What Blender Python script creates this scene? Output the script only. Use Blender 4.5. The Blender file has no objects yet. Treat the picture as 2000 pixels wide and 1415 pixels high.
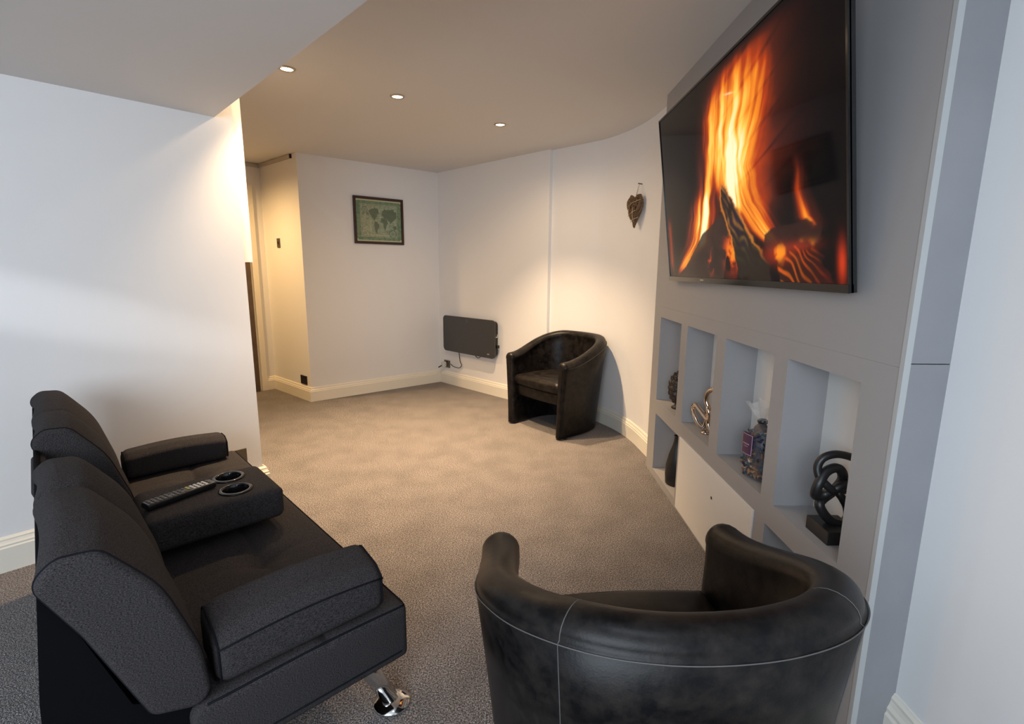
import bpy, bmesh, math, random
import numpy as np
from mathutils import Vector, Matrix
random.seed(7)
sc = bpy.context.scene
col = sc.collection
pi = math.pi

# ---------------------------------------------------------------- camera
F_PX, PITCH, ROLL = 989.6, math.radians(10.43), math.radians(0.426)
camd = bpy.data.cameras.new('camera'); cam = bpy.data.objects.new('camera', camd); col.objects.link(cam)
camd.sensor_fit = 'HORIZONTAL'; camd.sensor_width = 36.0; camd.lens = 36.0*F_PX/2000.0; camd.clip_start = .05
fw = Vector((0, math.cos(PITCH), -math.sin(PITCH))); rt = Vector((1, 0, 0)); up = Vector((0, math.sin(PITCH), math.cos(PITCH)))
r2 = rt*math.cos(ROLL)+up*math.sin(ROLL); u2 = up*math.cos(ROLL)-rt*math.sin(ROLL)
cam.matrix_world = Matrix(((r2.x, u2.x, -fw.x, 0), (r2.y, u2.y, -fw.y, 0), (r2.z, u2.z, -fw.z, 1.28), (0, 0, 0, 1)))
sc.camera = cam
# ---------------------------------------------------------------- view and world
sc.view_settings.view_transform = 'Standard'; sc.view_settings.look = 'None'
sc.view_settings.gamma = 1.0; sc.view_settings.use_curve_mapping = False
sc.view_settings.exposure = 0.9
w = bpy.data.worlds.new('world'); sc.world = w; w.use_nodes = True
w.node_tree.nodes['Background'].inputs[0].default_value = (.72, .84, 1.0, 1)
w.node_tree.nodes['Background'].inputs[1].default_value = 1.0
# ---------------------------------------------------------------- large lights
def light(name, kind, loc, target, power, color, size=None, size_y=None, spot=None, blend=1.0, parent=None):
    d = bpy.data.lights.new(name, kind); d.energy = power; d.color = color
    if kind == 'AREA': d.shape = 'RECTANGLE'; d.size = size; d.size_y = size_y or size
    elif size is not None: d.shadow_soft_size = size
    if spot: d.spot_size = spot; d.spot_blend = blend
    o = bpy.data.objects.new(name, d); col.objects.link(o); o.location = loc
    o.rotation_euler = (Vector(target)-Vector(loc)).to_track_quat('-Z', 'Y').to_euler()
    return o
WARM = (1.0, .70, .405); DAY = (.76, .88, 1.0)
# daylight coming in through the window behind the camera
light('window_daylight', 'AREA', (-.8, -1.50, 1.45), (-.75, 1.0, 1.25), 42, DAY, 1.9, 1.15)

def beam(name, c, p1, p2, power, color, angle, stretch):
    c, p1, p2 = Vector(c), Vector(p1), Vector(p2); d = ((p1+p2)/2-c).normalized(); x = (p2-p1); x = (x-d*x.dot(d)).normalized(); z = -d; y = z.cross(x)
    l = bpy.data.lights.new(name, 'SPOT'); l.energy = power; l.color = color; l.spot_size = angle; l.spot_blend = 1.0; l.shadow_soft_size = .02
    o = bpy.data.objects.new(name, l); col.objects.link(o); x = x*stretch
    o.matrix_world = Matrix(((x.x, y.x, z.x, c.x), (x.y, y.y, z.y, c.y), (x.z, y.z, z.z, c.z), (0, 0, 0, 1)))
# added spot with no known source, stretched into the streak on the left wall
beam('wall_streak_spot', (-.35, -1.45, 1.55), (-2.47, 1.60, 1.33), (-1.55, 2.62, .90), 60, (.92, .95, 1.0), math.radians(4.6), 6.0)
CEIL, LOW = 2.284, 2.01          # main ceiling, lowered ceiling
LWD = Vector((.669, .743)); LWN = Vector((.743, -.669))   # left wall direction and normal into the room
L1 = Vector((-1.43, 2.756))

# ---------------------------------------------------------------- helpers
def tag(o, label=None, cat=None, group=None, kind=None):
    if label: o['label'] = label
    if cat: o['category'] = cat
    if group: o['group'] = group
    if kind: o['kind'] = kind
    return o
def empty(name, loc, rz, label, cat, group=None):
    o = bpy.data.objects.new(name, None); col.objects.link(o)
    o.location = loc; o.rotation_euler = (0, 0, rz); o.empty_display_size = .1
    return tag(o, label, cat, group)
def link(name, me, mat, parent=None, smooth=False, loc=None, rot=None):
    o = bpy.data.objects.new(name, me); col.objects.link(o)
    if mat: me.materials.append(mat)
    if smooth:
        me.polygons.foreach_set('use_smooth', [True]*len(me.polygons)); me.update()
    if parent: o.parent = parent
    if loc is not None: o.location = loc
    if rot is not None: o.rotation_euler = rot
    return o
def bm_obj(name, bm, mat, parent=None, smooth=False, loc=None, rot=None):
    bmesh.ops.recalc_face_normals(bm, faces=bm.faces)
    me = bpy.data.meshes.new(name); bm.to_mesh(me); bm.free()
    return link(name, me, mat, parent, smooth, loc, rot)
def box(bm, x0, x1, y0, y1, z0, z1, M=None):
    vs = [bm.verts.new(Vector(p)) for p in ((x0,y0,z0),(x1,y0,z0),(x1,y1,z0),(x0,y1,z0),(x0,y0,z1),(x1,y0,z1),(x1,y1,z1),(x0,y1,z1))]
    if M is not None:
        for v in vs: v.co = M @ v.co
    for f in ((0,3,2,1),(4,5,6,7),(0,1,5,4),(1,2,6,5),(2,3,7,6),(3,0,4,7)): bm.faces.new([vs[i] for i in f])
    return vs
def bevel_box(name, dims, mat, parent=None, bev=.005, seg=3, loc=None, rot=None, smooth=True):
    bm = bmesh.new(); box(bm, *dims)
    bmesh.ops.recalc_face_normals(bm, faces=bm.faces)
    bmesh.ops.bevel(bm, geom=list(bm.edges), offset=bev, segments=seg, profile=.5, affect='EDGES')
    o = bm_obj(name, bm, mat, parent, False, loc, rot)
    if smooth:
        o.data.polygons.foreach_set('use_smooth', [True]*len(o.data.polygons)); m = o.modifiers.new('wn', 'WEIGHTED_NORMAL'); m.keep_sharp = True
    return o
def prism(bm, poly, z0, z1):
    a = [bm.verts.new((p[0], p[1], z0)) for p in poly]; b = [bm.verts.new((p[0], p[1], z1)) for p in poly]
    bm.faces.new(a); bm.faces.new(b); n = len(poly)
    for i in range(n): bm.faces.new((a[i], a[(i+1) % n], b[(i+1) % n], b[i]))
def tube(bm, pts, rad, sides=8, closed=False, cap=True):
    pts = [Vector(p) for p in pts]; n = len(pts); rads = rad if isinstance(rad, (list, tuple)) else [rad]*n
    rings = []; prev = None
    for i, p in enumerate(pts):
        if closed: t = (pts[(i+1) % n]-pts[i-1])
        else: t = pts[min(i+1, n-1)]-pts[max(i-1, 0)]
        t.normalize()
        if prev is None: a = t.orthogonal().normalized()
        else: a = (prev-t*prev.dot(t)).normalized()
        prev = a; b = t.cross(a)
        rings.append([bm.verts.new(p+(a*math.cos(2*pi*k/sides)+b*math.sin(2*pi*k/sides))*rads[i]) for k in range(sides)])
    m = n if closed else n-1
    for i in range(m):
        r, s = rings[i], rings[(i+1) % n]
        off = 0
        if closed and i == n-1:
            off = min(range(sides), key=lambda k: sum((r[j].co-s[(j+k) % sides].co).length for j in range(sides)))
        for k in range(sides): bm.faces.new((r[k], r[(k+1) % sides], s[(k+1+off) % sides], s[(k+off) % sides]))
    if cap and not closed: bm.faces.new(rings[0][::-1]); bm.faces.new(rings[-1])
def spline(pts, n=8, closed=False):
    P = [Vector(p) for p in pts]; out = []; m = len(P)
    rng = range(m) if closed else range(m-1)
    for i in rng:
        p0 = P[i-1] if (closed or i > 0) else P[0]; p1 = P[i]; p2 = P[(i+1) % m]
        p3 = P[(i+2) % m] if (closed or i+2 < m) else P[-1]
        for k in range(n):
            t = k/n
            out.append(.5*((2*p1)+(p2-p0)*t+(2*p0-5*p1+4*p2-p3)*t*t+(3*p1-p0-3*p2+p3)*t**3))
    if not closed: out.append(P[-1])
    return out
def lathe(bm, prof, n=32, M=None, cap=True):
    rings = []
    for r, z in prof:
        ring = [bm.verts.new((r*math.cos(2*pi*k/n), r*math.sin(2*pi*k/n), z)) for k in range(n)]
        if M is not None:
            for v in ring: v.co = M @ v.co
        rings.append(ring)
    for a, b in zip(rings, rings[1:]):
        for k in range(n): bm.faces.new((a[k], a[(k+1) % n], b[(k+1) % n], b[k]))
    if cap: bm.faces.new(rings[0][::-1]); bm.faces.new(rings[-1])
def round_poly(pts, rads, seg=6):
    """rounded corner polygon, 2D"""
    n = len(pts); out = []
    for i in range(n):
        p = Vector(pts[i]); a = Vector(pts[i-1])-p; b = Vector(pts[(i+1) % n])-p
        r = rads[i] if isinstance(rads, (list, tuple)) else rads
        la, lb = a.length, b.length; a.normalize(); b.normalize()
        ang = a.angle(b); d = min(r/math.tan(ang/2), la*.49, lb*.49); r = d*math.tan(ang/2)
        c = p+(a+b).normalized()*(r/math.sin(ang/2))
        s = p+a*d-c; e = p+b*d-c
        a0 = math.atan2(s.y, s.x); a1 = math.atan2(e.y, e.x); da = (a1-a0+pi) % (2*pi)-pi
        for k in range(seg+1):
            t = a0+da*k/seg; out.append(Vector((c.x+r*math.cos(t), c.y+r*math.sin(t))))
    return out
def densify(poly, step):
    out = []; n = len(poly)
    for i in range(n):
        a, b = poly[i], poly[(i+1) % n]; L = (b-a).length; k = max(1, int(round(L/step)))
        for j in range(k): out.append(a.lerp(b, j/k))
    return out
def inset_poly(poly, d):
    n = len(poly); area = sum(poly[i].x*poly[(i+1) % n].y-poly[(i+1) % n].x*poly[i].y for i in range(n)); s = 1 if area > 0 else -1
    out = []
    for i in range(n):
        t = poly[(i+1) % n]-poly[i-1]
        if t.length < 1e-9: out.append(poly[i].copy()); continue
        t.normalize(); out.append(poly[i]+Vector((-t.y, t.x))*d*s)
    return out
def loft(bm, poly, stations, fmap, deform=None):
    """poly: closed 2D section; stations: (t, inset); fmap(t, a, b) -> xyz"""
    rings = []
    for t, d in stations:
        P = inset_poly(poly, d) if abs(d) > 1e-7 else poly
        ring = []
        for p in P:
            c = Vector(fmap(t, p.x, p.y))
            if deform: c = deform(c)
            ring.append(bm.verts.new(c))
        rings.append(ring)
    n = len(poly)
    for a, b in zip(rings, rings[1:]):
        for k in range(n): bm.faces.new((a[k], a[(k+1) % n], b[(k+1) % n], b[k]))
    for ring in (rings[0], rings[-1]):
        c = sum((v.co for v in ring), Vector())/n; cv = bm.verts.new(c)
        mid = [bm.verts.new(v.co.lerp(c, .5)) for v in ring]
        for k in range(n):
            bm.faces.new((ring[k], ring[(k+1) % n], mid[(k+1) % n], mid[k])); bm.faces.new((mid[k], mid[(k+1) % n], cv))
def stations(t0, t1, rnd=.02, n=20, seams=(), seam_d=.008, seam_w=.014):
    ts = set()
    for k in range(7):
        a = k/6*pi/2; ts.add(round(t0+rnd*(1-math.sin(pi/2-a)) if False else t0+rnd*(1-math.cos(a)), 5)); ts.add(round(t1-rnd*(1-math.cos(a)), 5))
    for k in range(1, n): ts.add(round(t0+rnd+(t1-t0-2*rnd)*k/n, 5))
    for s in seams:
        for q in (-1.6, -1, -.5, -.2, 0, .2, .5, 1, 1.6): ts.add(round(s+q*seam_w, 5))
    out = []
    for t in sorted(ts):
        e = min(t-t0, t1-t); d = 0
        if e < rnd: d = rnd-math.sqrt(max(0, rnd*rnd-(rnd-e)**2))
        for s in seams: d += seam_d*math.exp(-abs(t-s)/seam_w*1.6)
        out.append((t, d))
    return out
# ---------------------------------------------------------------- materials
def nodes(name):
    m = bpy.data.materials.new(name); m.use_nodes = True; nt = m.node_tree
    return m, nt, nt.nodes['Principled BSDF']
def pmat(name, c, rough=.5, metal=0.0, noise=None, bump=None, spec=.5, coat=0.0, c2=None, emis=None, estr=0, sheen=0, trans=0, alpha=1):
    """noise=(scale, low, high) mixes c and c2 ; bump=(scale, strength, distance)"""
    m, nt, b = nodes(name); L = nt.links
    b.inputs['Base Color'].default_value = (*c, 1); b.inputs['Roughness'].default_value = rough
    b.inputs['Metallic'].default_value = metal; b.inputs['Specular IOR Level'].default_value = spec
    b.inputs['Coat Weight'].default_value = coat; b.inputs['Sheen Weight'].default_value = sheen
    b.inputs['Transmission Weight'].default_value = trans; b.inputs['Alpha'].default_value = alpha
    if emis: b.inputs['Emission Color'].default_value = (*emis, 1); b.inputs['Emission Strength'].default_value = estr
    tc = nt.nodes.new('ShaderNodeTexCoord')
    if noise:
        n = nt.nodes.new('ShaderNodeTexNoise'); n.inputs['Scale'].default_value = noise[0]; n.inputs['Detail'].default_value = 5
        r = nt.nodes.new('ShaderNodeValToRGB'); r.color_ramp.elements[0].position = noise[1]; r.color_ramp.elements[1].position = noise[2]
        r.color_ramp.elements[0].color = (*c, 1); r.color_ramp.elements[1].color = (*(c2 or c), 1)
        L.new(tc.outputs['Object'], n.inputs['Vector']); L.new(n.outputs['Fac'], r.inputs['Fac']); L.new(r.outputs['Color'], b.inputs['Base Color'])
    if bump:
        n = nt.nodes.new('ShaderNodeTexNoise'); n.inputs['Scale'].default_value = bump[0]; n.inputs['Detail'].default_value = 4
        bp = nt.nodes.new('ShaderNodeBump'); bp.inputs['Strength'].default_value = bump[1]; bp.inputs['Distance'].default_value = bump[2]
        L.new(tc.outputs['Object'], n.inputs['Vector']); L.new(n.outputs['Fac'], bp.inputs['Height']); L.new(bp.outputs['Normal'], b.inputs['Normal'])
    return m
def mat_carpet():
    m, nt, b = nodes('carpet_pile'); L = nt.links; N = nt.nodes
    tc = N.new('ShaderNodeTexCoord')
    n1 = N.new('ShaderNodeTexNoise'); n1.inputs['Scale'].default_value = 205; n1.inputs['Detail'].default_value = 3; n1.inputs['Roughness'].default_value = .85
    v = N.new('ShaderNodeTexVoronoi'); v.inputs['Scale'].default_value = 300
    n2 = N.new('ShaderNodeTexNoise'); n2.inputs['Scale'].default_value = 5.5; n2.inputs['Detail'].default_value = 5
    for q in (n1, v, n2): L.new(tc.outputs['Object'], q.inputs['Vector'])
    r = N.new('ShaderNodeValToRGB'); e = r.color_ramp.elements
    e[0].position = .41; e[0].color = (.030, .027, .026, 1); e[1].position = .60; e[1].color = (.50, .435, .42, 1)
    k = e.new(.5); k.color = (.165, .15, .143, 1)
    L.new(n1.outputs['Fac'], r.inputs['Fac'])
    mx = N.new('ShaderNodeMix'); mx.data_type = 'RGBA'; mx.blend_type = 'MULTIPLY'; mx.inputs['Factor'].default_value = 1
    r2_ = N.new('ShaderNodeValToRGB'); r2_.color_ramp.elements[0].position = .32; r2_.color_ramp.elements[0].color = (.80, .80, .80, 1); r2_.color_ramp.elements[1].position = .6; r2_.color_ramp.elements[1].color = (1, 1, 1, 1)
    L.new(n2.outputs['Fac'], r2_.inputs['Fac']); L.new(r.outputs['Color'], mx.inputs['A']); L.new(r2_.outputs['Color'], mx.inputs['B']); L.new(mx.outputs['Result'], b.inputs['Base Color'])
    bp = N.new('ShaderNodeBump'); bp.inputs['Strength'].default_value = .8; bp.inputs['Distance'].default_value = .006
    L.new(v.outputs['Distance'], bp.inputs['Height']); L.new(bp.outputs['Normal'], b.inputs['Normal'])
    b.inputs['Roughness'].default_value = .97; b.inputs['Specular IOR Level'].default_value = .1; b.inputs['Sheen Weight'].default_value = .15
    return m
def mat_fabric():
    m, nt, b = nodes('charcoal_woven_fabric'); L = nt.links; N = nt.nodes
    tc = N.new('ShaderNodeTexCoord'); mp = N.new('ShaderNodeMapping'); mp.inputs['Scale'].default_value = (330, 1300, 1300)
    mp2 = N.new('ShaderNodeMapping'); mp2.inputs['Scale'].default_value = (1300, 330, 650)
    a = N.new('ShaderNodeTexNoise'); a.inputs['Scale'].default_value = 1; a.inputs['Detail'].default_value = 2
    c = N.new('ShaderNodeTexNoise'); c.inputs['Scale'].default_value = 1; c.inputs['Detail'].default_value = 2
    L.new(tc.outputs['Object'], mp.inputs['Vector']); L.new(tc.outputs['Object'], mp2.inputs['Vector'])
    L.new(mp.outputs['Vector'], a.inputs['Vector']); L.new(mp2.outputs['Vector'], c.inputs['Vector'])
    ad = N.new('ShaderNodeMath'); ad.operation = 'ADD'; L.new(a.outputs['Fac'], ad.inputs[0]); L.new(c.outputs['Fac'], ad.inputs[1])
    hf = N.new('ShaderNodeMath'); hf.operation = 'MULTIPLY'; hf.inputs[1].default_value = .5; L.new(ad.outputs[0], hf.inputs[0])
    r = N.new('ShaderNodeValToRGB'); e = r.color_ramp.elements
    e[0].position = .38; e[0].color = (.004, .004, .006, 1); e[1].position = .66; e[1].color = (.078, .069, .068, 1)
    L.new(hf.outputs[0], r.inputs['Fac']); L.new(r.outputs['Color'], b.inputs['Base Color'])
    bp = N.new('ShaderNodeBump'); bp.inputs['Strength'].default_value = .5; bp.inputs['Distance'].default_value = .0015
    L.new(hf.outputs[0], bp.inputs['Height']); L.new(bp.outputs['Normal'], b.inputs['Normal'])
    b.inputs['Roughness'].default_value = .92; b.inputs['Specular IOR Level'].default_value = .1
    return m
def mat_leather():
    m, nt, b = nodes('distressed_leather'); L = nt.links; N = nt.nodes
    tc = N.new('ShaderNodeTexCoord')
    a = N.new('ShaderNodeTexNoise'); a.inputs['Scale'].default_value = 24; a.inputs['Detail'].default_value = 9; a.inputs['Roughness'].default_value = .68; a.inputs['Distortion'].default_value = .15
    L.new(tc.outputs['Object'], a.inputs['Vector'])
    r = N.new('ShaderNodeValToRGB'); e = r.color_ramp.elements
    e[0].position = .38; e[0].color = (.0015, .0015, .002, 1); e[1].position = .72; e[1].color = (.019, .015, .013, 1)
    L.new(a.outputs['Fac'], r.inputs['Fac']); L.new(r.outputs['Color'], b.inputs['Base Color'])
    v = N.new('ShaderNodeTexVoronoi'); v.inputs['Scale'].default_value = 240; L.new(tc.outputs['Object'], v.inputs['Vector'])
    bp = N.new('ShaderNodeBump'); bp.inputs['Strength'].default_value = .06; bp.inputs['Distance'].default_value = .002
    L.new(v.outputs['Distance'], bp.inputs['Height'])
    n3 = N.new('ShaderNodeTexNoise'); n3.inputs['Scale'].default_value = 9; n3.inputs['Detail'].default_value = 3; L.new(tc.outputs['Object'], n3.inputs['Vector'])
    bp2 = N.new('ShaderNodeBump'); bp2.inputs['Strength'].default_value = .10; bp2.inputs['Distance'].default_value = .01
    L.new(n3.outputs['Fac'], bp2.inputs['Height']); L.new(bp.outputs['Normal'], bp2.inputs['Normal']); L.new(bp2.outputs['Normal'], b.inputs['Normal'])
    rr = N.new('ShaderNodeMapRange'); rr.inputs['To Min'].default_value = .32; rr.inputs['To Max'].default_value = .48
    L.new(a.outputs['Fac'], rr.inputs['Value']); L.new(rr.outputs['Result'], b.inputs['Roughness'])
    b.inputs['Specular IOR Level'].default_value = .2
    return m
def mat_vcol(name, emission=None, rough=.5):
    m, nt, b = nodes(name); a = nt.nodes.new('ShaderNodeAttribute'); a.attribute_name = 'picture'
    b.inputs['Roughness'].default_value = rough
    if emission:
        b.inputs['Specular IOR Level'].default_value = .09
        b.inputs['Base Color'].default_value = (.004, .004, .005, 1)
        nt.links.new(a.outputs['Color'], b.inputs['Emission Color']); b.inputs['Emission Strength'].default_value = emission
    else: nt.links.new(a.outputs['Color'], b.inputs['Base Color'])
    return m
M = {}
M['wall'] = pmat('white_emulsion', (.80, .79, .785), .55, bump=(60, .04, .002), spec=.3)
M['ceiling'] = pmat('ceiling_emulsion', (.72, .71, .70), .85, spec=.2)
M['base'] = pmat('cream_gloss_paint', (.80, .755, .66), .32)
M['grey'] = pmat('grey_eggshell_paint', (.33, .32, .32), .5, bump=(35, .05, .002), spec=.35)
M['greyside'] = pmat('grey_painted_board', (.27, .27, .285), .5, spec=.35, noise=(4, .35, .7), c2=(.24, .24, .255))
M['bead'] = pmat('pale_corner_bead', (.42, .43, .43), .5)
M['white'] = pmat('white_board', (.74, .71, .67), .5)
M['carpet'] = mat_carpet(); M['fabric'] = mat_fabric(); M['leather'] = mat_leather()
M['thread'] = pmat('grey_thread', (.085, .08, .078), .7)
M['piping'] = pmat('dark_fabric_piping', (.010, .010, .013), .95, spec=.05)
M['black_cloth'] = pmat('black_dust_cover_cloth', (.0022, .002, .003), .95, spec=.1)
M['chrome'] = pmat('polished_chrome', (.75, .74, .73), .09, 1.0)
M['blackpl'] = pmat('black_plastic', (.010, .010, .011), .3)
M['blackgloss'] = pmat('black_gloss_plastic', (.006, .006, .007), .12)
M['blackmatt'] = pmat('matt_black_resin', (.010, .010, .011), .42)
M['whitebtn'] = pmat('white_button', (.62, .61, .58), .5); M['greybtn'] = pmat('dark_grey_button', (.07, .07, .072), .5); M['yellowbtn'] = pmat('yellow_button', (.45, .38, .06), .5)
M['glassblack'] = pmat('dark_heater_glass', (.030, .031, .033), .22, coat=.3)
M['bronze'] = pmat('brushed_bronze_plate', (.16, .14, .11), .38, .8)
M['frame'] = pmat('dark_mahogany_frame', (.028, .011, .007), .35, noise=(30, .3, .7), c2=(.05, .018, .01))
M['map'] = mat_vcol('antique_map_print', None, .25)
M['fire'] = mat_vcol('television_picture', .58, .06)
M['wicker'] = pmat('dark_wicker', (.085, .042, .018), .75, noise=(60, .3, .7), c2=(.17, .10, .05))
M['twine'] = pmat('pale_twine', (.50, .38, .22), .85)
M['silver'] = pmat('silvered_ceramic', (.62, .52, .44), .12, 1.0)
M['brown'] = pmat('dark_bronze_resin', (.014, .009, .008), .4, noise=(40, .3, .7), c2=(.030, .019, .014))
M['door'] = pmat('dark_walnut_door', (.075, .050, .036), .45, noise=(12, .3, .7), c2=(.11, .075, .052))
M['lens'] = pmat('lit_lamp_lens', (1, .9, .7), .3, emis=(1.0, .80, .50), estr=9)
M['steel'] = pmat('brushed_steel', (.55, .50, .42), .3, 1.0)
M['grey_trunking'] = pmat('grey_trunking', (.50, .46, .42), .5)
M['glass'] = pmat('window_glass', (1, 1, 1), .02, trans=1.0)

# ---------------------------------------------------------------- painted pictures (television picture, map print)
def vnoise(x, y, seed=0):
    xi=np.floor(x).astype(np.int64); yi=np.floor(y).astype(np.int64); xf=x-xi; yf=y-yi
    def h(a,b):
        n=(a*374761393+b*668265263+seed*982451653)&0xffffffff
        n=((n^(n>>13))*1274126177)&0xffffffff
        return ((n^(n>>16))&0xffff)/65535.0
    sx=xf*xf*(3-2*xf); sy=yf*yf*(3-2*yf)
    a=h(xi,yi);b=h(xi+1,yi);c=h(xi,yi+1);d=h(xi+1,yi+1)
    return (a*(1-sx)+b*sx)*(1-sy)+(c*(1-sx)+d*sx)*sy
def fbm(x, y, o=4, seed=0):
    s=0;a=.5;t=0
    for i in range(o):
        s=s+a*vnoise(x*2**i,y*2**i,seed+i*7);t+=a;a*=.5
    return s/t
def smooth(a,b,x):
    t=np.clip((x-a)/(b-a),0,1); return t*t*(3-2*t)
def polydist(px, py, pts):
    """signed distance to polygon, negative inside"""
    n=len(pts); d=np.full(px.shape,1e9); ins=np.zeros(px.shape,bool)
    for i in range(n):
        x0,y0=pts[i]; x1,y1=pts[(i+1)%n]
        ex,ey=x1-x0,y1-y0; wx,wy=px-x0,py-y0
        t=np.clip((wx*ex+wy*ey)/(ex*ex+ey*ey),0,1)
        d=np.minimum(d,np.hypot(wx-t*ex,wy-t*ey))
        c=((y0>py)!=(y1>py))&(px<(x1-x0)*(py-y0)/((y1-y0) if y1!=y0 else 1e-9)+x0)
        ins^=c
    return np.where(ins,-d,d)
def fire_picture(u, v):
    """u 0..1 across, v 0..1 up; returns linear rgb"""
    A=1.83; X=u*A
    heat=np.zeros_like(u)
    def lick(pts, widths, amp, seed):
        # pts: centreline (u,v) rising ; gaussian cross profile
        vs=np.array([p[1] for p in pts]); us=np.array([p[0] for p in pts])
        wob=(fbm(u*3+seed,v*5,3,seed)-.5)*.08*smooth(vs[0],vs[0]+.4,v)
        c=np.interp(v,vs,us)+wob; w=np.interp(v,vs,widths); a=np.interp(v,vs,amp)
        g=np.exp(-((u-c)/w)**2)*a
        st=fbm((u-c)*38+seed*3.1,v*2.6+seed,4,seed+3)
        g=g*(.22+1.2*smooth(.25,.78,st))
        return g*smooth(vs[0]-.03,vs[0]+.05,v)*(1-smooth(vs[-1]-.12,vs[-1]+.01,v))*1.0
    h1=lick([(.56,.30),(.55,.45),(.56,.6),(.58,.8),(.62,1.0)],[.035,.055,.075,.10,.09],[1.3,1.45,1.2,.62,.10],1)
    h2=lick([(.33,.16),(.37,.3),(.40,.45),(.42,.62),(.44,.8),(.46,.95)],[.03,.055,.05,.05,.05,.04],[1.2,1.1,.75,.55,.4,.0],5)
    h3=lick([(.76,.14),(.70,.22),(.63,.34),(.60,.5),(.66,.7),(.71,.85),(.72,.95)],[.02,.04,.05,.06,.06,.05,.03],[1.3,1.25,1.1,.7,.42,.25,0],9)
    h4=lick([(.905,.20),(.88,.24),(.855,.34),(.85,.5)],[.02,.022,.016,.012],[1.0,.6,.35,0],13)
    h5=lick([(.10,.02),(.18,.09),(.27,.19),(.35,.34),(.38,.5)],[.012,.035,.055,.06,.05],[.5,.95,1.15,.9,.3],17)
    h6=lick([(.47,.45),(.48,.6),(.50,.8),(.54,.98)],[.04,.05,.06,.05],[.5,.75,.5,0],21)
    heat=h1+h2+h3+h4+h5+h6
    # brick like red glow behind the upper flames
    cell=(np.floor(v*9+u*2.2)%2)*.5
    glow=np.exp(-((u-.63)/.14)**2)*smooth(.35,.5,v)*(1-smooth(.93,1.0,v))*.27*(.5+.8*fbm(u*9,v*14,3,31))
    line=np.abs(((v*8.0-u*5.0)%1)-.5)
    glow=glow*(.62+.38*smooth(.02,.12,line+.12*(fbm(u*7,v*7,3,77)-.5)))
    glow+=np.exp(-((u-.70)/.06)**2-((v-.36)/.09)**2)*.22*(.4+fbm(u*12,v*12,3,8))
    glow+=np.exp(-((u-.035)/.02)**2)*smooth(.0,.1,v)*(1-smooth(.3,.42,v))*.18
    heat=heat+glow
    # logs
    wb=(fbm(u*30,v*30,3,40)-.5)*.03
    left=polydist(X+wb,v+wb,[(.16,-.02),(.30,.05),(.62,.24),(.90,.33),(.98,.26),(.86,-.02)])
    main=polydist(X+wb,v+wb*.6,[(.89,.46),(.955,.44),(1.16,.22),(1.33,.06),(1.34,-.02),(1.06,-.02),(.99,.18),(.88,.36)])
    right=polydist(X+wb,v+wb,[(1.30,.19),(1.36,.215),(1.60,.225),(1.70,.19),(1.68,.14),(1.5,.12),(1.3,.13)])
    right2=polydist(X+wb,v+wb,[(1.42,-.02),(1.40,.07),(1.52,.13),(1.66,.12),(1.78,-.02)])
    bark=fbm(X*16-v*5,v*26+X*9,4,50)
    ridge=np.abs(((X*17+v*22+fbm(X*8,v*8,2,60)*3)%1)-.5)*2
    def ramp(t):
        t=np.clip(t,0,1.6)
        r=np.interp(t,[0,.1,.3,.6,1.0,1.5],[.0015,.07,.45,.93,1.0,1.0])
        g=np.interp(t,[0,.1,.3,.6,1.0,1.5],[.0012,.010,.045,.26,.62,.92])
        b=np.interp(t,[0,.1,.3,.6,1.0,1.5],[.0018,.005,.005,.015,.09,.55])
        return r,g,b
    r,g,b=ramp(heat)
    def over(m,cr,cg,cb):
        nonlocal r,g,b
        r=r*(1-m)+cr*m; g=g*(1-m)+cg*m; b=b*(1-m)+cb*m
    m=smooth(.006,-.006,left); over(m*.96,.016+.03*bark,.010+.012*bark,.009+.006*bark)
    m=smooth(.006,-.006,right); over(m*.95,.018+.02*bark,.010,.008)
    # embers
    e=smooth(.45,.72,fbm(X*14,v*16,4,70))
    em=np.exp(-((X-.99)/.075)**2-((v-.13)/.07)**2)
    over(np.clip(em*e*1.8,0,1),.85,.05+.22*e*em,.008)
    em=np.exp(-((X-.72)/.04)**2-((v-.08)/.04)**2); over(np.clip(em*e*1.6,0,1),.8,.07,.01)
    m=smooth(.01,-.01,right2)
    over(m,.03+.55*smooth(.5,.95,ridge)*(.4+bark)*smooth(1.78,1.42,X),.004+.07*smooth(.4,.9,ridge)*smooth(1.75,1.42,X),.003)
    em=.8*np.exp(-((X-1.40)/.10)**2-((v-.11)/.035)**2)+.5*np.exp(-((X-1.56)/.10)**2-((v-.135)/.02)**2)
    over(np.clip(em*(e+.35),0,1),.97,.07+.20*e,.012)
    m=smooth(.006,-.006,main)
    br=smooth(.2,.8,bark)*smooth(0,.46,v)
    over(m,.020+.34*br*smooth(.3,.9,ridge)*smooth(-.01,.3,v),.012+.13*br*smooth(.3,.9,ridge),.008+.022*br)
    edge=np.exp(-(main/.008)**2)*smooth(.05,.2,v); over(np.clip(edge*.55,0,1),.9,.28,.03)
    em=np.exp(-((X-1.80)/.02)**2-((v-.07)/.06)**2); over(np.clip(em*.8,0,1),.7,.05,.01)
    return np.stack([r,g,b],-1)
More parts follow.
